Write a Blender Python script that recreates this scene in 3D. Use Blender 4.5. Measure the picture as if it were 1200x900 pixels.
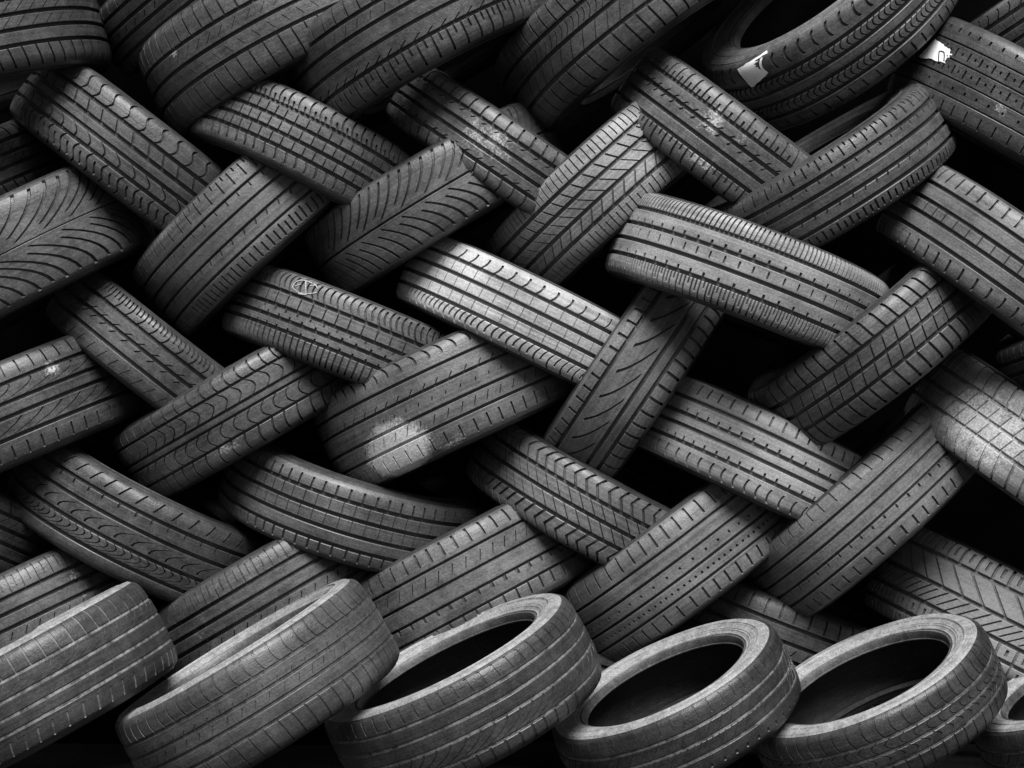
import bpy, math, random
import numpy as np
from mathutils import Vector, Matrix

scn = bpy.context.scene
for o in list(bpy.data.objects):
    bpy.data.objects.remove(o)
COL = scn.collection
rad = math.radians

# ---------------------------------------------------------------- camera
CAM_D = 6.0            # metres from the camera to the middle of the stack
CAM_Z = 0.95           # eye height
FRAME_W = 2.52         # metres across the frame at that distance
K = FRAME_W / 1200.0   # metres per photograph pixel in the plane of the stack
cam = bpy.data.cameras.new('camera')
cam.sensor_width = 36.0
cam.lens = 36.0 * CAM_D / FRAME_W
cam.clip_end = 200
camo = bpy.data.objects.new('camera', cam)
camo.location = (0, -CAM_D, CAM_Z)
camo.rotation_euler = (rad(90), 0, 0)
COL.objects.link(camo)
scn.camera = camo

# ---------------------------------------------------------------- light (open shade, monochrome)
SUN_EL, SUN_AZ = 58.0, 4.0      # sun_az: degrees to the left of straight behind the camera
w = bpy.data.worlds.new('World')
scn.world = w
w.use_nodes = True
nt = w.node_tree
bg = nt.nodes['Background']
sky = nt.nodes.new('ShaderNodeTexSky')
sky.sky_type = 'NISHITA'
sky.sun_disc = False
sky.sun_elevation = rad(SUN_EL)
sky.sun_rotation = rad(180 + SUN_AZ)
sky.air_density = 0.6
sky.dust_density = 1.0
bw = nt.nodes.new('ShaderNodeRGBToBW')
nt.links.new(sky.outputs[0], bw.inputs[0])
nt.links.new(bw.outputs[0], bg.inputs[0])
bg.inputs[1].default_value = 0.05
sun = bpy.data.lights.new('sun', 'SUN')
sun.energy = 5.0
sun.angle = rad(38)
sun.color = (1, 1, 1)
suno = bpy.data.objects.new('sun', sun)
sd = Vector((math.sin(rad(SUN_AZ)) * math.cos(rad(SUN_EL)), -math.cos(rad(SUN_AZ)) * math.cos(rad(SUN_EL)), math.sin(rad(SUN_EL))))
suno.rotation_euler = sd.to_track_quat('Z', 'Y').to_euler()
suno.location = sd * 8
COL.objects.link(suno)
vs = scn.view_settings
vs.view_transform = 'Standard'
vs.look = 'None'
vs.exposure = 0.52
vs.gamma = 1.0
vs.use_curve_mapping = False
scn.cycles.max_bounces = 5
scn.cycles.diffuse_bounces = 3

# ---------------------------------------------------------------- materials
def nodes(m):
    m.use_nodes = True
    t = m.node_tree
    return t, t.nodes['Principled BSDF']

class NB:
    """tiny node helper"""
    def __init__(s, t): s.t = t
    def n(s, typ, **kw):
        x = s.t.nodes.new(typ)
        for k, v in kw.items(): setattr(x, k, v)
        return x
    def set(s, sock, v):
        if hasattr(v, 'is_linked') or isinstance(v, bpy.types.NodeSocket): s.t.links.new(v, sock)
        else: sock.default_value = v
    def math(s, op, a, b=0.0, c=None, clamp=False):
        x = s.n('ShaderNodeMath', operation=op); x.use_clamp = clamp
        s.set(x.inputs[0], a); s.set(x.inputs[1], b)
        if c is not None: s.set(x.inputs[2], c)
        return x.outputs[0]
    def ramp(s, v, lo, hi, a=0.0, b=1.0):
        x = s.n('ShaderNodeMapRange'); x.interpolation_type = 'SMOOTHSTEP'
        s.set(x.inputs[0], v); x.inputs[1].default_value = lo; x.inputs[2].default_value = hi
        x.inputs[3].default_value = a; x.inputs[4].default_value = b
        return x.outputs[0]
    def noise(s, vec, scale, detail=3.0, rough=0.55):
        x = s.n('ShaderNodeTexNoise')
        s.t.links.new(vec, x.inputs['Vector'])
        x.inputs['Scale'].default_value = scale; x.inputs['Detail'].default_value = detail
        x.inputs['Roughness'].default_value = rough
        return x.outputs[0]
    def attr(s, name, kind='GEOMETRY', out=2):
        x = s.n('ShaderNodeAttribute', attribute_name=name); x.attribute_type = kind
        return x.outputs[out]
    def mixf(s, f, a, b):
        x = s.n('ShaderNodeMix', data_type='FLOAT')
        s.set(x.inputs[0], f); s.set(x.inputs[2], a); s.set(x.inputs[3], b)
        return x.outputs[0]

def rubber_material():
    m = bpy.data.materials.new('rubber'); t, b = nodes(m); q = NB(t)
    tc = q.n('ShaderNodeTexCoord').outputs['Object']
    seed = q.attr('seed', 'OBJECT')
    comb = q.n('ShaderNodeCombineXYZ'); t.links.new(seed, comb.inputs[0]); t.links.new(seed, comb.inputs[2])
    add = q.n('ShaderNodeVectorMath', operation='ADD'); t.links.new(tc, add.inputs[0]); t.links.new(comb.outputs[0], add.inputs[1])
    P = add.outputs[0]
    tuv = q.attr('tuv', 'GEOMETRY', 1)
    addu = q.n('ShaderNodeVectorMath', operation='ADD'); t.links.new(tuv, addu.inputs[0]); t.links.new(comb.outputs[0], addu.inputs[1])
    mulu = q.n('ShaderNodeVectorMath', operation='MULTIPLY'); t.links.new(addu.outputs[0], mulu.inputs[0]); mulu.inputs[1].default_value = (6, 130, 1)
    blotch = q.noise(P, 7.0, 4.0, 0.6)
    mid = q.noise(P, 38.0, 5.0, 0.65)
    fine = q.noise(P, 210.0, 3.0, 0.6)
    speck = q.noise(P, 420.0, 1.0, 0.5)
    streak = q.noise(mulu.outputs[0], 1.0, 3.0, 0.6)
    tone = q.attr('tone', 'OBJECT'); dust = q.attr('dust', 'OBJECT'); gdust = q.attr('gdust', 'OBJECT')
    cav = q.attr('cav'); stain = q.attr('stain'); even = q.attr('even', 'OBJECT')
    # rubber in each tyre's tone (centre glow painted in), greyed by wear along the direction of travel
    wear = q.math('ADD', q.math('MULTIPLY', q.ramp(blotch, 0.30, 0.72), 0.55), q.math('MULTIPLY', q.ramp(streak, 0.3, 0.75), 0.45))
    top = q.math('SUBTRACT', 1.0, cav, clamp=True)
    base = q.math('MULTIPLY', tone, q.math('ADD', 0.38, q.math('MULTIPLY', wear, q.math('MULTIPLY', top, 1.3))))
    base = q.math('MULTIPLY', base, q.ramp(fine, 0.3, 0.7, 0.78, 1.22))
    # dust and dried mud, patchy; on sidewalls and beads also painted light and shade
    dn = q.math('ADD', q.math('MULTIPLY', blotch, 0.4), q.math('MULTIPLY', mid, 0.6))
    df = q.math('MULTIPLY', q.math('ADD', 0.22, q.math('MULTIPLY', q.ramp(q.math('ADD', q.math('MULTIPLY', dn, 0.6), q.math('ADD', q.math('MULTIPLY', fine, 0.2), q.math('MULTIPLY', streak, 0.2))), 0.36, 0.68), 0.78)), dust, clamp=True)
    df = q.mixf(even, df, q.math('MULTIPLY', dust, q.ramp(q.math('ADD', q.math('MULTIPLY', fine, .6), q.math('MULTIPLY', mid, .4)), .25, .7, .6, 1.0)))
    sp = q.math('MULTIPLY', q.ramp(speck, 0.665, 0.73), q.math('ADD', 0.12, dust), clamp=True)
    df = q.math('MAXIMUM', df, q.math('MULTIPLY', sp, 0.7))
    gd = q.math('MULTIPLY', q.math('MULTIPLY', cav, gdust), q.ramp(mid, 0.3, 0.6, 0.25, 1.0), clamp=True)
    df = q.math('MAXIMUM', df, gd)
    dcol = q.math('MULTIPLY', q.ramp(q.math('ADD', q.math('MULTIPLY', fine, .5), q.math('MULTIPLY', mid, .5)), 0.3, 0.7, 0.13, 0.26), q.math('ADD', 1.0, q.math('MULTIPLY', even, 0.45)))
    c1 = q.mixf(df, base, dcol)
    st = q.ramp(q.math('ADD', stain, q.math('MULTIPLY', q.math('SUBTRACT', q.math('ADD', q.math('MULTIPLY', mid, 0.6), q.math('MULTIPLY', fine, 0.4)), 0.5), 1.8)), 0.30, 0.75)
    st = q.math('MULTIPLY', st, q.math('MULTIPLY', q.math('POWER', stain, 0.6), 1.0), clamp=True)
    scol = q.ramp(fine, 0.3, 0.7, 0.38, 0.66)
    c2 = q.mixf(st, c1, scol)
    cc = q.n('ShaderNodeCombineXYZ')
    for i in range(3): t.links.new(c2, cc.inputs[i])
    t.links.new(cc.outputs[0], b.inputs['Base Color'])
    ro = q.math('ADD', q.ramp(mid, 0.3, 0.7, 0.33, 0.48), q.math('MULTIPLY', df, 0.25), clamp=True)
    t.links.new(ro, b.inputs['Roughness'])
    b.inputs['Specular IOR Level'].default_value = 0.5
    bp = q.n('ShaderNodeBump'); bp.inputs['Strength'].default_value = 0.5; bp.inputs['Distance'].default_value = 0.003
    hh = q.math('ADD', q.math('MULTIPLY', mid, 0.6), q.math('ADD', q.math('MULTIPLY', fine, 0.5), q.math('MULTIPLY', streak, 0.35)))
    t.links.new(hh, bp.inputs['Height']); t.links.new(bp.outputs[0], b.inputs['Normal'])
    return m

def plain_material(name, lo, hi, scale, rough, bump=0.3, dist=0.004):
    m = bpy.data.materials.new(name); t, b = nodes(m); q = NB(t)
    tc = q.n('ShaderNodeTexCoord').outputs['Object']
    v = q.ramp(q.noise(tc, scale, 6.0, 0.65), 0.3, 0.7, lo, hi)
    cc = q.n('ShaderNodeCombineXYZ')
    for i in range(3): t.links.new(v, cc.inputs[i])
    t.links.new(cc.outputs[0], b.inputs['Base Color'])
    b.inputs['Roughness'].default_value = rough
    bp = q.n('ShaderNodeBump'); bp.inputs['Strength'].default_value = bump; bp.inputs['Distance'].default_value = dist
    t.links.new(q.noise(tc, scale * 4, 6.0, 0.7), bp.inputs['Height']); t.links.new(bp.outputs[0], b.inputs['Normal'])
    return m

RUBBER = rubber_material()
EARTH = plain_material('dark_earth', 0.012, 0.035, 9.0, 0.95, 0.8, 0.02)
GAP_SHADE = plain_material('gap_shade_black', 0.002, 0.006, 3.0, 1.0, 0.5, 0.01)  # shade of the gaps put into the colour: almost black
GAP_SHADE.node_tree.nodes['Principled BSDF'].inputs['Specular IOR Level'].default_value = 0.05
SUN_AND_PAINT = plain_material('sun_and_paint_white', 0.78, 0.92, 60.0, 0.6, 0.3, 0.001)  # white of the painted sun patches, and of the small cross
CHALK = plain_material('chalk', 0.12, 0.48, 240.0, 0.9, 0.6, 0.001)
INK = plain_material('dark_ink', 0.01, 0.03, 60.0, 0.7)

# ---------------------------------------------------------------- setting
def link(name, me, parent=None, mat=None):
    o = bpy.data.objects.new(name, me)
    COL.objects.link(o)
    if parent is not None: o.parent = parent
    if mat is not None and me is not None and not me.materials: me.materials.append(mat)
    return o

def grid_mesh(name, fn, nu, nv):
    V = [fn(i / nu, j / nv) for j in range(nv + 1) for i in range(nu + 1)]
    F = [(j*(nu+1)+i, j*(nu+1)+i+1, (j+1)*(nu+1)+i+1, (j+1)*(nu+1)+i) for j in range(nv) for i in range(nu)]
    me = bpy.data.meshes.new(name); me.from_pydata(V, [], F); me.shade_smooth(); return me

GROUND_Z = -0.02
rng = random.Random(4)
def ground_pt(u, v):
    x = (u - .5) * 24; y = -9 + v * 12
    return (x, y, GROUND_Z - .006 + 0.006 * math.sin(x * 3.1 + 1.3 * y) * math.sin(y * 2.7 - x))
g = link('ground', grid_mesh('ground', ground_pt, 120, 60), None, EARTH); g['kind'] = 'structure'
def backing_mesh():
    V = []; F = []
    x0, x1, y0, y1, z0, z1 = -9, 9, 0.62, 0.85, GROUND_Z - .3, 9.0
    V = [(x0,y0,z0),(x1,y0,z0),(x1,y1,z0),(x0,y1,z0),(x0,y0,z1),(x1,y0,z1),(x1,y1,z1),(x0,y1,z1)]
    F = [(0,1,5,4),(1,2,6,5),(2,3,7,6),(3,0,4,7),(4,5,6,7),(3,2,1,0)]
    me = bpy.data.meshes.new('shade_backing'); me.from_pydata(V, [], F); return me
backing = link('shade_backing', backing_mesh(), None, GAP_SHADE); backing['kind'] = 'structure'  # added backing: stops light from behind and blackens the gaps

# ---------------------------------------------------------------- tyre builder
class Profile:
    """half cross-section from the crown to the bead, by arc length; mirrored for negative s"""
    def __init__(self, R, W, rim=.615):
        c = [(0, 0), (.18, .003), (.31, .010), (.39, .020), (.437, .036), (.466, .064), (.482, .10), (.490, .15),
             (.488, .20), (.474, .25), (.452, .30), (.425, .34), (.40, .367), (.38, .385)]
        k = (1 - rim) / .385
        P = np.array([(z * W, R * (1 - (d if d < .07 else .07 + (d - .07) * (1 - rim - .07) / .315))) for z, d in c])
        P = np.vstack([[-P[1][0], P[1][1]], P, 2 * P[-1] - P[-2]])
        out = []
        for i in range(1, len(P) - 2):
            for tt in np.linspace(0, 1, 16, endpoint=False):
                p0, p1, p2, p3 = P[i-1], P[i], P[i+1], P[i+2]
                out.append(.5 * ((2*p1) + (-p0+p2)*tt + (2*p0-5*p1+4*p2-p3)*tt**2 + (-p0+3*p1-3*p2+p3)*tt**3))
        out.append(P[-2])
        Q = np.array(out)
        L = np.concatenate([[0], np.cumsum(np.hypot(*np.diff(Q, axis=0).T))])
        T = np.gradient(Q, axis=0); T /= np.linalg.norm(T, axis=1)[:, None]
        self.s, self.z, self.r = L, Q[:, 0], Q[:, 1]
        self.nz, self.nr = -T[:, 1], T[:, 0]          # outward normal
        self.L = L[-1]
        i = np.argmax(self.z >= .462 * W); self.s_sh = L[i]     # where the tread ends on the shoulder
        i = np.argmax(self.r <= R * (rim + .015)); self.s_bead = L[i]
    def at(self, s, off=0.0):
        a = np.abs(s); sg = np.where(s < 0, -1.0, 1.0)
        z = np.interp(a, self.s, self.z) + np.interp(a, self.s, self.nz) * off
        r = np.interp(a, self.s, self.r) + np.interp(a, self.s, self.nr) * off
        return z * sg, r

def sheet(name, th, S, OFF, prof, R, wob, stains, cav=None, closed=True):
    """mesh from 2-D arrays th, S (arc length), OFF (height over the profile); axis 0 = rows across, axis 1 = round"""
    z, r = prof.at(S, OFF)
    r = r + wob(th, S)
    x = r * np.cos(th); y = r * np.sin(th)
    nr, nc = th.shape
    V = np.stack([x, y, z], -1).reshape(-1, 3).astype(np.float32)
    j, i = np.meshgrid(np.arange(nr - 1), np.arange(nc if closed else nc - 1), indexing='ij')
    i2 = (i + 1) % nc
    F = np.stack([j*nc + i, j*nc + i2, (j+1)*nc + i2, (j+1)*nc + i], -1).reshape(-1, 4)
    return make_mesh(name, V, F, th, S, R, stains, cav)

def make_mesh(name, V, F, th, S, R, stains, cav):
    me = bpy.data.meshes.new(name)
    n, f = len(V), len(F)
    me.vertices.add(n); me.loops.add(f * 4); me.polygons.add(f)
    me.vertices.foreach_set('co', V.ravel())
    me.loops.foreach_set('vertex_index', F.ravel().astype(np.int32))
    me.polygons.foreach_set('loop_start', np.arange(0, f * 4, 4, dtype=np.int32))
    me.update(calc_edges=True)
    me.shade_smooth()
    me.set_sharp_from_angle(angle=rad(34))
    a = me.attributes.new('tuv', 'FLOAT_VECTOR', 'POINT')
    T = np.zeros((n, 3), np.float32); T[:, 0] = (np.sin(th).ravel() * R); T[:, 1] = S.ravel(); T[:, 2] = (np.cos(th).ravel() * R)
    a.data.foreach_set('vector', T.ravel())
    a = me.attributes.new('cav', 'FLOAT', 'POINT')
    a.data.foreach_set('value', (np.zeros(n) if cav is None else cav.ravel()).astype(np.float32))
    st = np.zeros(th.shape)
    for (t0, s0, dt, ds, k) in stains:
        dw = (th - t0 + math.pi) % (2 * math.pi) - math.pi
        d = np.hypot(dw / dt, (S - s0) / ds)
        st = np.maximum(st, k * np.clip(1.25 - d * .75, 0, 1) * (d < 1.5))
    a = me.attributes.new('stain', 'FLOAT', 'POINT')
    a.data.foreach_set('value', st.ravel().astype(np.float32))
    return me

def rib(wt, slits='', s=0.0, c=0.0, z=0.0, w=3.2, n=1.0, d=1.0, q=0.0):
    """one rib of the tread: relative width, slits in one pitch, their slope / arc / chevron, slit width mm, pitch factor, slit depth"""
    return dict(wt=wt, slits=slits, s=s, c=c, z=z, w=w * 1.95, n=n, d=d, q=q)
SPAN = {'F': (-.2, 1.2), 'T': (.38, 1.2), 'B': (-.2, .62), 'M': (.22, .78), 't': (.66, 1.2), 'b': (-.2, .34), 'L': (.08, .92),
        'o': (.42, .6), 'U': (.12, .8), 'D': (.2, .88)}

def rib_mesh(name, rb, sa, sb, depth, lo_wall, hi_wall, N, phase, prof, R, wob, stains, rg):
    N = max(24, int(round(N * rb['n'])))
    spans = [SPAN[k] for k in rb['slits'] if k in SPAN]
    ln = sb - sa
    e = min(.0014 / ln, .06)
    ts = {0.0, e, 1 - e, 1.0, .25, .5, .75}
    for a, b in spans:
        for v in (a, b):
            if 0 < v < 1: ts |= {v - .012, v + .012}
    if rb['c'] or rb['q'] or rb['z']: ts |= {.125, .375, .625, .875}
    ts = sorted(ts)
    ts = [v for k, v in enumerate(ts) if k in (0, len(ts) - 1) or v - ts[k-1] > .008]
    tr = np.array([0.0] + ts + [1.0])
    off = np.zeros(len(tr)); off[0] = -lo_wall; off[-1] = -hi_wall; off[1] = off[-2] = -min(.0011, lo_wall, hi_wall)
    # pitches of uneven length, as real treads have
    pl = np.array([rg.choice((.9, 1.0, 1.1)) for _ in range(N)]); edges = np.concatenate([[0], np.cumsum(pl)]) / pl.sum() * 2 * math.pi
    U = []; B = []; PW = []
    nsl = len(spans)
    for i in range(N):
        p0, pw = edges[i], edges[i + 1] - edges[i]
        if nsl == 0:
            U.append(p0); B.append(-1); PW.append(pw); continue
        hw = rb['w'] * .0005 / R
        for k in range(nsl):
            uc = p0 + pw * (k + .5) / nsl
            for du, bt in ((-hw, -1), (-hw * .8, k), (hw * .8, k), (hw, -1)):
                U.append(uc + du); B.append(bt); PW.append(pw)
            if pw * R / nsl > .018:
                U.append(uc + pw * .5 / nsl); B.append(-1); PW.append(pw)
    U = np.array(U); B = np.array(B); PWm = 2 * math.pi / N
    warp = rb['s'] * (tr - .5) + rb['c'] * (1 - (2*tr - 1)**2) + rb['z'] * (1 - np.abs(2*tr - 1)) + rb['q'] * np.sin(2 * math.pi * tr)
    th = U[None, :] + warp[:, None] * PWm + phase
    S = np.repeat((sa + tr * ln)[:, None], len(U), 1)
    OFF = np.repeat(off[:, None], len(U), 1)
    sd = max(.0012, depth * .8 * rb['d'])
    for k, (a, b) in enumerate(spans):
        inr = (tr >= a) & (tr <= b)
        cols = B == k
        OFF[np.ix_(inr, cols)] = np.minimum(OFF[np.ix_(inr, cols)], -sd)
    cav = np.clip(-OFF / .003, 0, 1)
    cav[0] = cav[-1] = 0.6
    return sheet(name, th, S, OFF, prof, R, wob, stains, cav)

NT = [0]
def build_tyre(spec, M):
    """M: 4x4 matrix of the tyre (local Z = axle, local -Y faces the camera)"""
    R, W = spec['R'], spec['Wm']
    rg = random.Random(spec['seed'])
    prof = Profile(R, W, spec['rim'])
    root = bpy.data.objects.new('tyre', None); COL.objects.link(root)
    root.empty_display_size = .1
    root.matrix_world = M
    root['label'] = spec['label']; root['category'] = 'tyre'; root['group'] = spec['group']
    ph = [rg.uniform(0, 6.28) for _ in range(4)]; sag = spec['sag']
    def wob(th, S):
        return .0011*np.sin(3*th + ph[0]) + .0008*np.sin(7*th + ph[1] + S*40) + sag*R*np.cos(2*(th - ph[2]))
    st = spec['stains']
    props = dict(tone=spec['tone'], dust=spec['dust'], gdust=spec['gdust'], even=0.0, seed=rg.uniform(0, 40))
    def part(name, me, parent, **over):
        o = link(name, me, parent, RUBBER)
        for k, v in {**props, **over}.items(): o[k] = v
        return o
    depth = spec['depth']; gw = spec['groove']
    ss = prof.s_sh
    # groove floor
    def rows(S, OFF, n=96):
        th = np.repeat(np.linspace(0, 2*math.pi, n, endpoint=False)[None, :], len(S), 0)
        return th, np.repeat(np.array(S)[:, None], n, 1), np.repeat(np.array(OFF)[:, None], n, 1)
    S = np.linspace(-ss * .985, ss * .985, 13)
    th, Sg, Og = rows(S, -np.full(13, depth))
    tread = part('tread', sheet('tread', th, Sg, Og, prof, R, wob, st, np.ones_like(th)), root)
    # ribs, listed from the upper shoulder down
    ribs = spec['ribs']
    tw = sum(r['wt'] for r in ribs)
    free = 2*ss - gw * (len(ribs) - 1)
    pos = ss
    phase = rg.uniform(0, 6.28)
    for i, rb in enumerate(ribs):
        wd = free * rb['wt'] / tw
        hi = pos; lo = pos - wd
        pos = lo - gw
        hw = .0012 if i == 0 else depth + .0004
        lw = .0012 if i == len(ribs) - 1 else depth + .0004
        me = rib_mesh('rib', rb, lo, hi, depth, lw, hw, spec['N'], phase + rg.uniform(-.2, .2), prof, R, wob, st, rg)
        part('rib', me, tread, gdust=spec['gdust'] * spec['sdust'])
    # sidewalls with moulded rings, beads, liner
    for sg in (1, -1):
        q = np.concatenate([np.linspace(ss, ss + .006, 3), np.linspace(ss + .008, prof.s_bead, 44)])
        off = np.full(len(q), -.0004); off[0] = -.0012
        f = (q - ss) / (prof.s_bead - ss)
        for pth, hgt in spec['rings']:
            off = off + hgt * np.clip(1.6 - np.abs((f - pth) / .022), 0, 1)
        th, Sg, Og = rows(q * sg, off)
        if sg < 0: th = th[::-1].copy() if False else th
        me = sheet('sidewall', th if sg > 0 else th, Sg, Og, prof, R, wob, st)
        if sg > 0: me.flip_normals()
        lower = .12 if sg < 0 else 1.0  # underside darker: shade inside the hole put into dust and tone
        part('sidewall', me, root, dust=spec['swdust_and_light'] * lower, tone=spec['swtone'], even=spec['even'] * lower)
        # bead: rolled lip
        zb, rb_ = prof.at(np.array([prof.s_bead * 1.0]), 0)
        zb, rb_ = float(zb[0]), float(rb_[0])
        pts = [(zb + .0002, rb_ + .001), (zb + .0034, rb_ - .0005), (zb + .0038, rb_ - .0028), (zb + .0012, rb_ - .0040), (zb - .004, rb_ - .0062), (zb - .0115, rb_ - .0072), (zb - .0125, rb_ - .0100), (zb - .0145, rb_ - .0100), (zb - .016, rb_ - .004), (zb - .018, rb_ + .006)]
        n = 96; a = np.linspace(0, 2*math.pi, n, endpoint=False)
        thb = np.repeat(a[None, :], len(pts), 0)
        V = np.stack([np.array([[p[1]] for p in pts]) * np.cos(thb), np.array([[p[1]] for p in pts]) * np.sin(thb), np.array([[p[0] * sg] for p in pts]) + 0 * thb], -1).reshape(-1, 3).astype(np.float32)
        j, i = np.meshgrid(np.arange(len(pts) - 1), np.arange(n), indexing='ij'); i2 = (i + 1) % n
        F = np.stack([j*n + i, j*n + i2, (j+1)*n + i2, (j+1)*n + i], -1).reshape(-1, 4)
        if sg > 0: F = F[:, ::-1]
        me = make_mesh('bead', V, np.ascontiguousarray(F), thb, 0 * thb, R, [], None)
        part('bead', me, root, dust=spec['swdust_and_light'] * .4 * lower, tone=spec['swtone'] if sg > 0 else .012)  # lower bead darker: shade inside the hole put into dust and tone
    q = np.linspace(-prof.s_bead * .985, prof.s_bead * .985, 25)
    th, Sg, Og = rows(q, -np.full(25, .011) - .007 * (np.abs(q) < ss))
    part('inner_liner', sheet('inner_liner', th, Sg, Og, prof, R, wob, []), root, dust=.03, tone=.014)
    NT[0] += 1
    return root, prof, wob

# ---------------------------------------------------------------- where the tyres lie
UP = Vector((0, 0, 1)); CAMP = Vector((0, -CAM_D, CAM_Z))
def placement(cx, cy, ang, tilt, D, W, fwd):
    dist = CAM_D - fwd
    P = CAMP + Vector(((cx - 600) * K / CAM_D, 1.0, (450 - cy) * K / CAM_D)) * dist
    v = (P - CAMP).normalized()
    right = v.cross(UP).normalized(); up = right.cross(v).normalized()
    a, t = rad(ang), rad(tilt)
    e = right * math.cos(a) + up * math.sin(a)
    n0 = -right * math.sin(a) + up * math.cos(a)
    ax = (n0 * math.cos(t) - v * math.sin(t)).normalized()
    y = ax.cross(e).normalized()
    M = Matrix((e, y, ax)).transposed().to_4x4(); M.translation = P
    R = D / 2 * K * dist / CAM_D
    Wm = W * K * (dist - R) / CAM_D
    return M, R, Wm

def local(cx, cy, ang, tilt, D, W, fwd, px, py):
    """a point on the tread -> (theta, s)"""
    a = rad(ang); dx, dy = px - cx, -(py - cy)
    al = (dx * math.cos(a) + dy * math.sin(a)); ac = -dx * math.sin(a) + dy * math.cos(a)
    dth = math.asin(max(-.98, min(.98, al / (D / 2) * .93)))
    ac += D / 2 * math.sin(rad(tilt)) * math.cos(dth)
    return -math.pi/2 + dth, ac * K * .9

r = rib
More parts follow.
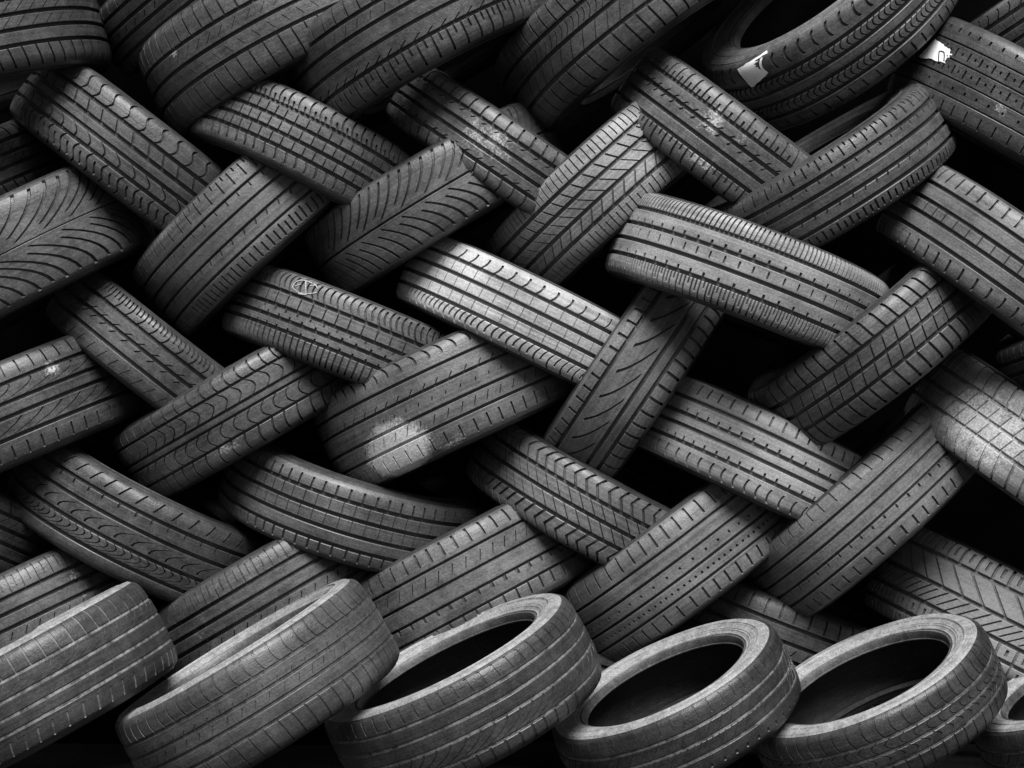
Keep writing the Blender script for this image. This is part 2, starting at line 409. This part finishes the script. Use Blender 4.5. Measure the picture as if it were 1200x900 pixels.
# tread designs, from the upper shoulder to the lower one
P_ = {
 'wave':   [r(1.5, 'F', q=.16, s=.25, w=3.6), r(.75, 'F', s=-.3), r(.55), r(.75, 'F', s=-.5, c=.2), r(1.5, 'FM', q=.14, w=3.2)],
 'city':   [r(1.5, 'Fb', c=-.2, w=3), r(.75, 'F', w=2), r(.75, 'F', w=2), r(.75, 'F', w=2), r(1.5, 'T', c=.2)],
 'crack':  [r(1.3, 'F'), r(.8, 't', s=.9), r(.6), r(.8, 'b', s=.9), r(1.3, 'F', c=.1)],
 'dense':  [r(1.4, 'Fb', w=2.8), r(.8, 'b', s=.8), r(.8, 't', s=.6), r(.8), r(1.4, 'Ft', w=2.8)],
 'speck':  [r(1.4, 'o', w=3), r(.9, 'oM', w=2.6), r(.9, 'Mo', w=2.6), r(.9, 'o', w=3), r(1.3, 'M', w=2)],
 'highway':[r(1.5, 'D', c=.15), r(.9), r(.7, 'F', w=1.8, d=.5), r(.9), r(1.5, 'U', c=.15)],
 'comb':   [r(1.3, 'FFF', w=2.2, s=.15), r(.9, 'b'), r(.9, 'M', w=2.4), r(.9, 'b'), r(1.4, 'FTFt', w=2.4)],
 'road':   [r(1.5, 'B', c=.3), r(.85, 'F', w=1.6, d=.3), r(.85, 'F', w=1.6, d=.3), r(.85, 'F', w=1.6, d=.3), r(1.5, 'FT', c=-.25, w=2.8)],
 'touring':[r(1.5, 'FU', c=-.3, w=3), r(.8, 'F', w=2), r(.55, 'bt', w=2.8), r(.45, 'b', w=2.6), r(1.4, 'FF', w=2.6)],
 'lash':   [r(1.3, 'FTT', c=.25, w=2.6), r(.8, 'b', s=1.2), r(.9, 't', s=1.0), r(1.5, 'M', s=.8, w=1.4, d=.5)],
 'dash':   [r(1.4, 'M', w=2.8), r(.8, 'b', w=2.8), r(.5), r(.8, 'b', w=2.8), r(1.5, 'U', w=2.8, c=-.35)],
 'chev': [r(1.4, 'F', z=-.5, w=4.2), r(.8, 'F', s=-.9, w=2.0), r(.8, 'F', s=-.9, w=2.0), r(1.4, 'F', z=-.5, w=4.2)],
 'smile':  [r(1.3, 'B', w=3), r(.9, 'F', w=1.8, d=.4), r(.9, 'F', w=1.6, d=.3), r(.8), r(1.3, 'T', w=3)],
 'hook':   [r(1.3, 'D', s=.6, w=3), r(.9, 't'), r(1.2, 'U', s=1.5, c=-.6, w=3.2), r(.9, 'FF', s=.9, c=.6, w=2.6), r(1.1)],
 'diamond':[r(1.2, 'FM', w=4.4), r(1.5, 'F', s=-1.1, w=4.8, n=.8), r(1.1, 'FL', s=.9, w=3.4, n=.8), r(.8, 'FM', w=4), r(.9, 'FM')],
 'plain':  [r(1.5, 'L', w=3), r(.9), r(.9, 'M', s=.5, w=2), r(.9), r(1.5, 'D', w=2.6)],
 'ladder': [r(1.4, 'F', s=-.15, w=3), r(.75, 'M', s=1.0, w=1.2, d=.4), r(.75, 'M', s=-.6, w=1.2, d=.4), r(1.5, 'F', s=-.2, w=2.4)],
 'grooved':[r(1.2, 'F', c=-.25, w=2.8), r(.6, 'b', s=.5, w=1.6), r(.6, 'M', s=.5, w=1.6), r(.6), r(1.3, 'F', s=-.3, w=2.4)],
 'brick':  [r(1.2, 'F', w=2.4), r(.8, 'M', s=.5, w=1.2), r(.9), r(.9, 'b', s=1.6, w=3), r(1.5, 'Ft', w=3)],
 'grid':   [r(1.4, 'UF', w=1.8), r(.8, 'F', s=-.5, w=3), r(.9, 'F', s=-.9, w=2.4), r(.8, 'F', s=.6, w=3), r(1.4, 'UF', w=1.8)],
 'vee': [r(2, 'DL', s=1.3, c=.32, w=4.2, n=.6), r(2, 'UL', s=-1.3, c=.32, w=4.2, n=.6)],
 'leaf': [r(2, 'DL', s=2.0, c=.5, w=5.2, n=.46), r(2, 'UL', s=-2.0, c=.5, w=5.2, n=.46)],
 'bar':    [r(1.5, 'T', w=2.2, s=-.2, d=.6), r(.9), r(.8), r(.8, 't', w=3), r(1.5, 'M', w=3)],
 'cup':    [r(1.1, 'F', c=-.2, w=3), r(1.1, 'F', c=.45, w=2.6, d=.8), r(.35), r(1.1, 'F', c=-.45, w=2.6, d=.8), r(1.3, 'F', c=-.2, w=3)],
 'old':    [r(1.2, 'T', c=.45, w=3.6), r(.8, 'b', s=.9, w=2), r(1.0, 'o', s=.6, w=1.6), r(.8, 'M', s=.6, w=1.6), r(1.4, 'M', w=2.4)],
 'slash': [r(1.1, 'B', w=4), r(2.1, 'U', s=-1.8, c=-.35, w=5.6, n=.5), r(.55), r(1.2, 'F', w=4.2)],
 'block':  [r(1.2, 'F', s=-.3, w=3.6), r(.7, 'F', s=.3, w=2.2), r(.7, 'F', s=.3, w=2.2), r(1.3, 'F', s=-.3, w=3.6)],
 'faint':  [r(1.4, 'Dt', w=2.4), r(.8, 't', w=2), r(.8), r(.8, 't', s=.4, w=2.6), r(1.3, 'MD', w=2.8)],
 'pin':    [r(1.5, 'D', w=3.2), r(.8), r(.8, 'o', w=3), r(.8, 'oo', w=3), r(1.3, 'D', w=3)],
 'mud':    [r(1.3, 'D', s=-.1, w=3.6), r(1.0, 'M', s=.6, w=1.6), r(.9), r(.8, 't', w=5), r(1.2, 'T', w=3)],
 'quiet':  [r(1.5, 'FM', w=1.8, d=.5), r(.7), r(.7), r(.8, 'M', s=.5, w=1.8), r(1.5, 'M')],
 'worn':   [r(1.3, 'D', s=-.1, w=2.4), r(.9, 'F', s=1.6, c=.5, w=3.2, n=.7), r(.6), r(1.0, 'L', s=1.8, c=.3, w=3.2, n=.7), r(1.5, 'M', s=.1, w=2.4)],
 'soft':   [r(1.3, 'F', w=2.6, s=-.3), r(.8, 'F', w=1.8, s=.8, d=.5), r(.8, 'F', w=1.6, s=.8, d=.4), r(.8), r(1.5, 'F', w=2.6, s=-.4)],
 'scale':  [r(1.3, 'U', w=3.2, s=-.2), r(.8), r(.8), r(1.1, 'F', s=2.0, c=.5, w=2.8), r(1.1, 'F', w=3.2)],
 'lines':  [r(1.5, 'F', s=-.1, w=2.6), r(.9, 'F', s=1.8, c=.5, w=1.8, d=.5), r(.8), r(.7), r(1.6, 'M', s=.4, w=2.6)],
 'seam':   [r(1.4, 'M', w=2., d=.4), r(.8, 'F', s=.8, w=1.6, d=.4), r(.8, 'Ft', s=.8, w=1.8, d=.5), r(1.5, 'o')],
 'tooth':  [r(1.5, 'F', c=-.3, w=2.8), r(.7, 'F', c=-.5, w=2.6), r(.7, 'F', c=.5, w=2.6), r(1.4, 'F', w=2.4)],
 'arch':   [r(1.5, 'D', c=-.5, w=4), r(.65, 'FF', c=-.3, w=2.6), r(.55), r(.7, 'FF', c=-.3, w=2.6), r(1.2, 'U', s=-.3, w=3)],
 'round':  [r(1.3, 'F', w=3, s=-.2), r(.8, 'FL', s=.5, c=.2, w=1.6, d=.6), r(.9, 'F', s=.7, w=1.8, d=.6), r(1.5, 'F', w=3, s=-.3)],
}
# cx, cy: where the middle of the tyre lies; ang: lean; tilt: how far its upper side turns to the front; D, W; fwd: metres out of the stack
TY = []
def T(cx, cy, ang, tilt, D, W, fwd, pat, label, N=58, tone=.05, dust=.25, gdust=.0, sw=.08, swt=None, depth=8.5, gw=9.0, st=(), rim=.615, grp='tyres woven into the wall', marks=()):  # tone also holds painted light: centre tyres paler, corner tyres darker
    TY.append(dict(a=(cx, cy, ang, tilt, D, W, fwd), pat=pat, label=label, N=N, tone=tone, dust=dust, gdust=gdust, sw=sw,
                   swt=.03 if swt is None else swt, depth=depth, gw=gw, st=st, rim=rim, grp=grp, marks=marks))

# leaning down to the right
T(166, 190, -37, 0, 322, 107, -.03, 'wave', 'tyre with wavy slit ribs, uppermost at left leaning down to the right', tone=0.040, N=46, gw=9.6)
T(364, 182, -27, -6, 286, 97, 0.07, 'city', 'tyre of square worn blocks below the big laddered tyre at top left', tone=0.048, dust=.4, N=66)
T(598, 188, -34, 0, 312, 86, 0.055, 'crack', 'narrow tyre with flaky speckled centre, left of the herringbone tread', tone=0.044, dust=.5, st=((575, 165, 35, 22, .55),))
T(858, 177, -37, 0, 304, 103, 0.16, 'dense', 'tyre with pale scuffs below the tyre showing its rim hole at top right', tone=0.048, dust=.5, st=((835, 140, 14, 18, .6), (822, 190, 20, 8, .55), (868, 165, 8, 8, .5)))
T(1206, 140, -30, -4, 335, 122, 0.12, 'speck', 'wide dark pitted tyre in the upper right corner with a white patch', tone=0.028, dust=.15, st=((1170, 128, 14, 8, .45),), gw=3)
T(1185, 320, -36, -3, 330, 118, 0.3, 'highway', 'tyre cut by the right edge, second down, with short edge slits', tone=0.095)
T(876, 328, -21, -4, 330, 113, 0.28, 'comb', 'wide bright tyre with comb-like slit shoulders right of centre', tone=0.228, dust=0.3)
T(622, 378, -26, -2, 322, 99, 0.08, 'road', 'bright smooth three-grooved tyre at the middle of the wall', tone=0.361, dust=0.25)
T(420, 404, -22, -2, 320, 99, 0.02, 'touring', 'tyre with a chalk mark drawn on its upper shoulder', tone=0.060, dust=.35, N=62)
T(196, 429, -38, 2, 306, 88, -.03, 'lash', 'dark tyre with eyelash-like slits at left, under the fern-leaf tread', tone=0.032, N=52)
T(893, 540, -25, -2, 322, 109, 0.09, 'dash', 'bright tyre of four grooves dotted with short dashes, right of the slashed tread', tone=0.323, dust=0.25, N=66)
T(1218, 536, -35, 0, 330, 116, 0.19, 'block', 'chalky white dust-covered tyre at the right edge', tone=0.26, dust=.8, gdust=0.9, st=((1155, 500, 60, 40, .75),), depth=5)
T(696, 590, -29, 5, 308, 97, 0.03, 'chev', 'tyre with zigzag chevron slits at the lower middle', tone=0.095, N=66)
T(415, 588, -17, 10, 314, 101, 0.0, 'smile', 'curved plain-ribbed tyre below the tyre with the pale stain', tone=0.060, N=66)
T(168, 610, -27, 8, 322, 113, -.03, 'hook', 'dark tyre with hook-shaped slits at the lower left', tone=0.028, N=48)
T(1180, 730, -26, 0, 330, 128, 0.02, 'diamond', 'muddy tyre of lozenge blocks behind the fifth bottom row tyre', tone=0.285, dust=0.9, N=50, gw=9.6, depth=8)
T(905, 742, -21, 5, 314, 113, -.05, 'plain', 'half-hidden dark tyre with long shoulder slits behind the fourth bottom row tyre', tone=0.036)
T(770, 802, -14, 2, 304, 105, -.06, 'quiet', 'sliver of dark tyre showing between the third and fourth bottom row tyres', tone=0.036)
T(-86, 590, -25, 0, 320, 97, 0, 'soft', 'dark tyre end at the left edge beside the hook-slit tyre', tone=0.028)
# leaning up to the right
T(-28, 66, 15, -10, 312, 111, 0.1, 'soft', 'dark tyre in the upper left corner', tone=0.028, dust=.15)
T(250, -34, 38, -4, 320, 88, -.05, 'plain', 'narrow dark tyre squeezed behind the big laddered tyre at top left', tone=0.028)
T(325, 44, 28, -9, 324, 124, 0.03, 'ladder', 'big tyre with laddered upper shoulder at the top left', tone=0.036, dust=.3, st=((200, 65, 8, 5, .7),))
T(490, 42, 29, -8, 322, 126, 0.13, 'brick', 'broad tyre with toothed lower shoulder at the top, left of centre', tone=0.036)
T(735, 24, 37, -8, 326, 118, .10, 'round', 'tyre with three deep round grooves at the top, right of centre', tone=0.040, gw=9.6)
T(972, 24, 34, 16, 318, 109, .08, 'arch', 'tyre at top right showing its rim hole and a white paint patch', tone=0.040, sw=0.6, swt=0.07, rim=.66)  # sidewall dust and tone raised to paint in the light on the rim
T(711, 223, 42, -3, 306, 109, 0.085, 'grid', 'tyre with herringbone sipes at the upper middle', tone=0.190, dust=.4)
T(511, 234, 31, -3, 318, 103, 0.04, 'vee', 'tyre with V-shaped directional tread', tone=0.068, gw=4.8)
T(304, 256, 42, -5, 318, 116, -0.01, 'faint', 'smooth grey tyre left of the V tread', tone=0.104, gw=6.0)
T(14, 306, 28, -4, 332, 130, .03, 'leaf', 'wide tyre with fern-leaf tread at the left edge', tone=0.040, gw=2)
T(10, 490, 23, -2, 335, 124, 0, 'worn', 'wide worn tyre at the left edge below the fern-leaf tread', tone=0.028, st=((60, 430, 10, 10, .7),))
T(288, 476, 30, 0, 316, 103, 0.0, 'cup', 'tyre with scalloped cup-shaped slits at left', tone=0.044, st=((270, 525, 22, 8, .45),), gw=6.0)
T(528, 466, 25, -2, 316, 130, 0.06, 'old', 'wide worn tyre with a pale stain near its lower end', tone=0.09, dust=.3, st=((463, 533, 36, 27, 1.5), (532, 522, 24, 9, .5)), gw=6.6)
T(748, 432, 56, 0, 320, 103, 0.08, 'slash', 'steeply leaning tyre with long diagonal slashes', tone=0.095)
T(1022, 404, 38, 6, 316, 105, 0.25, 'block', 'block-treaded tyre right of centre', tone=0.048)
T(966, 214, 31, 6, 314, 100, .23, 'faint', 'curved dark tyre below the rim hole at top right', tone=0.036)
T(1012, 594, 42, 4, 318, 109, 0.13, 'bar', 'three-grooved tyre above the lozenge-block tyre', tone=0.104, dust=.4, gw=6.0)
T(798, 652, 37, 3, 320, 118, 0.05, 'pin', 'tyre with pin-holed ribs behind the fourth bottom row tyre', tone=0.114, gw=6.0)
T(548, 680, 28, 0, 320, 124, 0.02, 'mud', 'broad tyre with bright small teeth behind the third bottom row tyre', tone=0.068, dust=.4, gw=6.0)
T(322, 696, 30, 0, 318, 113, -.01, 'quiet', 'ribbed tyre with a pale smear behind the second bottom row tyre', tone=0.036, st=((238, 745, 10, 22, .4), (250, 690, 10, 10, .4)))
T(20, 724, 25, 0, 328, 113, -.02, 'quiet', 'ribbed tyre with a pale streak behind the first bottom row tyre', tone=0.040, st=((92, 680, 6, 26, .5),))
# ends of tyres deeper in the stack
T(-70, 222, 24, 0, 300, 88, -.06, 'soft', 'dark tyre end between the wavy and the fern-leaf treads', tone=0.024)
T(1310, 376, 28, 6, 300, 88, -.02, 'plain', 'rounded dark tyre end above the chalky white tyre', tone=0.032, dust=.4)
T(1200, -38, -32, 0, 310, 94, -.08, 'block', 'tyre glimpsed at the very top right behind the pitted tyre', tone=0.040)
T(1262, -8, 32, 0, 320, 88, -.02, 'road', 'pale tyre at the very top right corner', tone=0.072, dust=.5)
# bottom row
G2 = 'tyres leaning along the bottom row'
T(36, 808, 28, 2, 345, 126, .58, 'lines', 'first bottom row tyre, cut by the left edge, pale lines in its grooves', tone=0.021, dust=0.1, gdust=1., sw=.85, grp=G2, rim=.705, depth=2.4, gw=6)
T(302, 808, 31, 5, 335, 126, .62, 'grooved', 'second bottom row tyre from the left, its hole a thin slit', tone=0.044, gdust=.25, sw=.85, grp=G2, rim=.705, depth=2.4, gw=6, dust=0.15)
T(543, 814, 27, 12, 326, 116, .58, 'scale', 'third bottom row tyre, large open hole and scaly lower shoulder', tone=0.022, gdust=.9, sw=.85, grp=G2, rim=.705, depth=2.4, gw=6, dust=0.12)
T(792, 830, 26, 18, 294, 94, .58, 'seam', 'fourth bottom row tyre, smooth with pale grooves and open hole', tone=0.018, gdust=1., sw=.85, grp=G2, rim=.705, depth=2.4, gw=6, dust=0.08)
T(1028, 826, 25, 20, 302, 94, .58, 'tooth', 'fifth bottom row tyre with a broad pale sidewall round its open hole', tone=0.022, gdust=.6, sw=.85, grp=G2, rim=.705, depth=2.4, gw=6, dust=0.1)
T(1289, 826, 25, 16, 302, 92, .56, 'seam', 'bottom row tyre cut by the right edge', tone=0.020, gdust=.6, sw=.85, grp=G2, rim=.705, depth=2.4, gw=6, dust=0.1)

roots = []
for i, d in enumerate(TY):
    M, R, Wm = placement(*d['a'])
    stains = []
    for (px, py, rx, ry, k) in d['st']:
        t0, s0 = local(*d['a'], px, py)
        stains.append((t0, s0, rx * K / R, ry * K, k))
    rr = random.Random(100 + i)
    spec = dict(R=R, Wm=Wm, seed=500 + i, label=d['label'], group=d['grp'], sag=rr.uniform(.0, .006), stains=stains, tone=d['tone'],
                dust=d['dust'], gdust=d['gdust'], sdust=.8 if 'first bottom row tyre, cut' in d['label'] or 'chalky' in d['label'] else .15, rim=d['rim'], depth=d['depth'] * .001, groove=d['gw'] * .001, N=d['N'], ribs=P_[d['pat']],
                swdust_and_light=d['sw'], swtone=d['swt'], even=1.0 if d['sw'] > .8 else 0.0, rings=[(.10, .0016), (.17, .0008), (.40 + rr.uniform(-.04, .04), .0022), (.47 + rr.uniform(-.02, .02), -.0012), (.66, .0012), (.74, .0012), (.90, .0024)])
    root, prof, wob = build_tyre(spec, M)
    roots.append((root, prof, d, R))

# the stack goes on unseen above the top row, added for shade: copies of the tyres below, sharing their meshes
def copy_tyre(src, M):
    c = src.copy(); COL.objects.link(c); c.matrix_world = M
    for ch in src.children:
        k = ch.copy(); COL.objects.link(k); k.parent = c
        for g2 in ch.children:
            h = g2.copy(); COL.objects.link(h); h.parent = k
    return c
for row, (py, ang, x0) in enumerate(((-128, -33, 70), (-232, 33, 10))):
    for k in range(6):
        src = roots[(row * 5 + k * 3) % 15][0]
        M, _, _ = placement(x0 + k * 236, py, ang, 0, 320, 100, -.04)
        c = copy_tyre(src, M)
        c['label'] = 'unseen shading tyre of the stack above the top row of the picture'
        c['group'] = 'unseen shading tyres of the stack above the picture'

# ---- painted sun patches, chalk and marks on the rubber
def drape(name, polys, root, prof, d, R, mat, lift, drop=.003):
    """polys: rows of (theta, s) grids laid on the tread surface, with a skirt down to it"""
    V = []; F = []
    for G in polys:
        nr, nc = len(G), len(G[0]); o = len(V)
        for j in range(-1, nr + 1):
            for i in range(-1, nc + 1):
                th, sv = G[min(max(j, 0), nr - 1)][min(max(i, 0), nc - 1)]
                edge = j in (-1, nr) or i in (-1, nc)
                z, rr = prof.at(np.array([sv]), -drop if edge else lift)
                V.append((float(rr[0]) * math.cos(th), float(rr[0]) * math.sin(th), float(z[0])))
        m = nc + 2
        F += [(o + j*m + i, o + j*m + i + 1, o + (j+1)*m + i + 1, o + (j+1)*m + i) for j in range(nr + 1) for i in range(nc + 1)]
    me = bpy.data.meshes.new(name); me.from_pydata(V, [], F); me.validate(); me.shade_smooth(); me.set_sharp_from_angle(angle=rad(40))
    return link(name, me, root, mat)
def quad_patch(d, corners, n, jit, seed):
    rg = random.Random(seed)
    A, B, C, D_ = [local(*d['a'], *c) for c in corners]
    G = []
    for j in range(n + 1):
        row = []
        for i in range(n + 1):
            u, v = i / n, j / n
            p = [(A[k]*(1-u) + B[k]*u)*(1-v) + (D_[k]*(1-u) + C[k]*u)*v for k in (0, 1)]
            if i in (0, n) or j in (0, n):
                p = [p[0] + rg.uniform(-jit, jit) / .33, p[1] + rg.uniform(-jit, jit)]
            row.append(tuple(p))
        G.append(row)
    return G
def strokes(d, lines, wpx):
    out = []
    for ln in lines:
        pts = [local(*d['a'], *p) for p in ln]
        G = []
        R0 = d['a'][4] / 2 * K
        for i, p in enumerate(pts):
            a = pts[max(i - 1, 0)]; b = pts[min(i + 1, len(pts) - 1)]
            dx, dy = (b[0] - a[0]) * R0, b[1] - a[1]; L = math.hypot(dx, dy) or 1
            nx, ny = -dy / L * wpx * K / 2, dx / L * wpx * K / 2
            G.append([(p[0] + nx / R0, p[1] + ny), (p[0] - nx / R0, p[1] - ny)])
        out.append(G)
    return out
for root, prof, d, R in roots:
    L = d['label']
    if 'chalk mark' in L:
        el = [(356 + (15 + .7*math.sin(5*a))*math.cos(a), 334 + (8.6 + .8*math.sin(3*a + 1))*math.sin(a) + 2.2*math.cos(a)) for a in [.5 + i * 5.7 / 30 for i in range(31)]]
        drape('chalk_mark', strokes(d, [el, [(355.5, 325), (356, 331), (356.5, 337), (357, 343)], [(348, 342), (353, 343), (358, 343.5)], [(343, 332.5), (350, 330)], [(361, 331.5), (366.5, 331)]], 1.15), root, prof, d, R, CHALK, .0008)
    if 'white paint patch' in L:  # sunlight laid on as white colour
        drape('painted_sun_patch', [quad_patch(d, [(855, 79), (888, 56), (901, 77), (876, 101)], 9, .0012, 3)], root, prof, d, R, SUN_AND_PAINT, .0011)  # sunlight put into the colour: near-white patch on the tread
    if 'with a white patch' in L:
        drape('painted_sun_patch', [quad_patch(d, [(1073, 61), (1093, 40), (1112, 54), (1105, 70)], 9, .0016, 5)], root, prof, d, R, SUN_AND_PAINT, .0011)  # another patch of sunlight, laid on as near-white colour
        drape('paint_symbol', strokes(d, [[(1098.5, 69), (1098.5, 62), (1099, 55.5)], [(1099, 55.5), (1102, 55.5), (1105, 57)], [(1105, 57), (1105.5, 62), (1105, 68)]], 1.3), root, prof, d, R, INK, .002)
        drape('paint_cross', strokes(d, [[(1111, 53), (1111, 58), (1110.5, 64)], [(1108, 60), (1111, 60), (1114.5, 60.5)]], 1.4), root, prof, d, R, SUN_AND_PAINT, .0022)
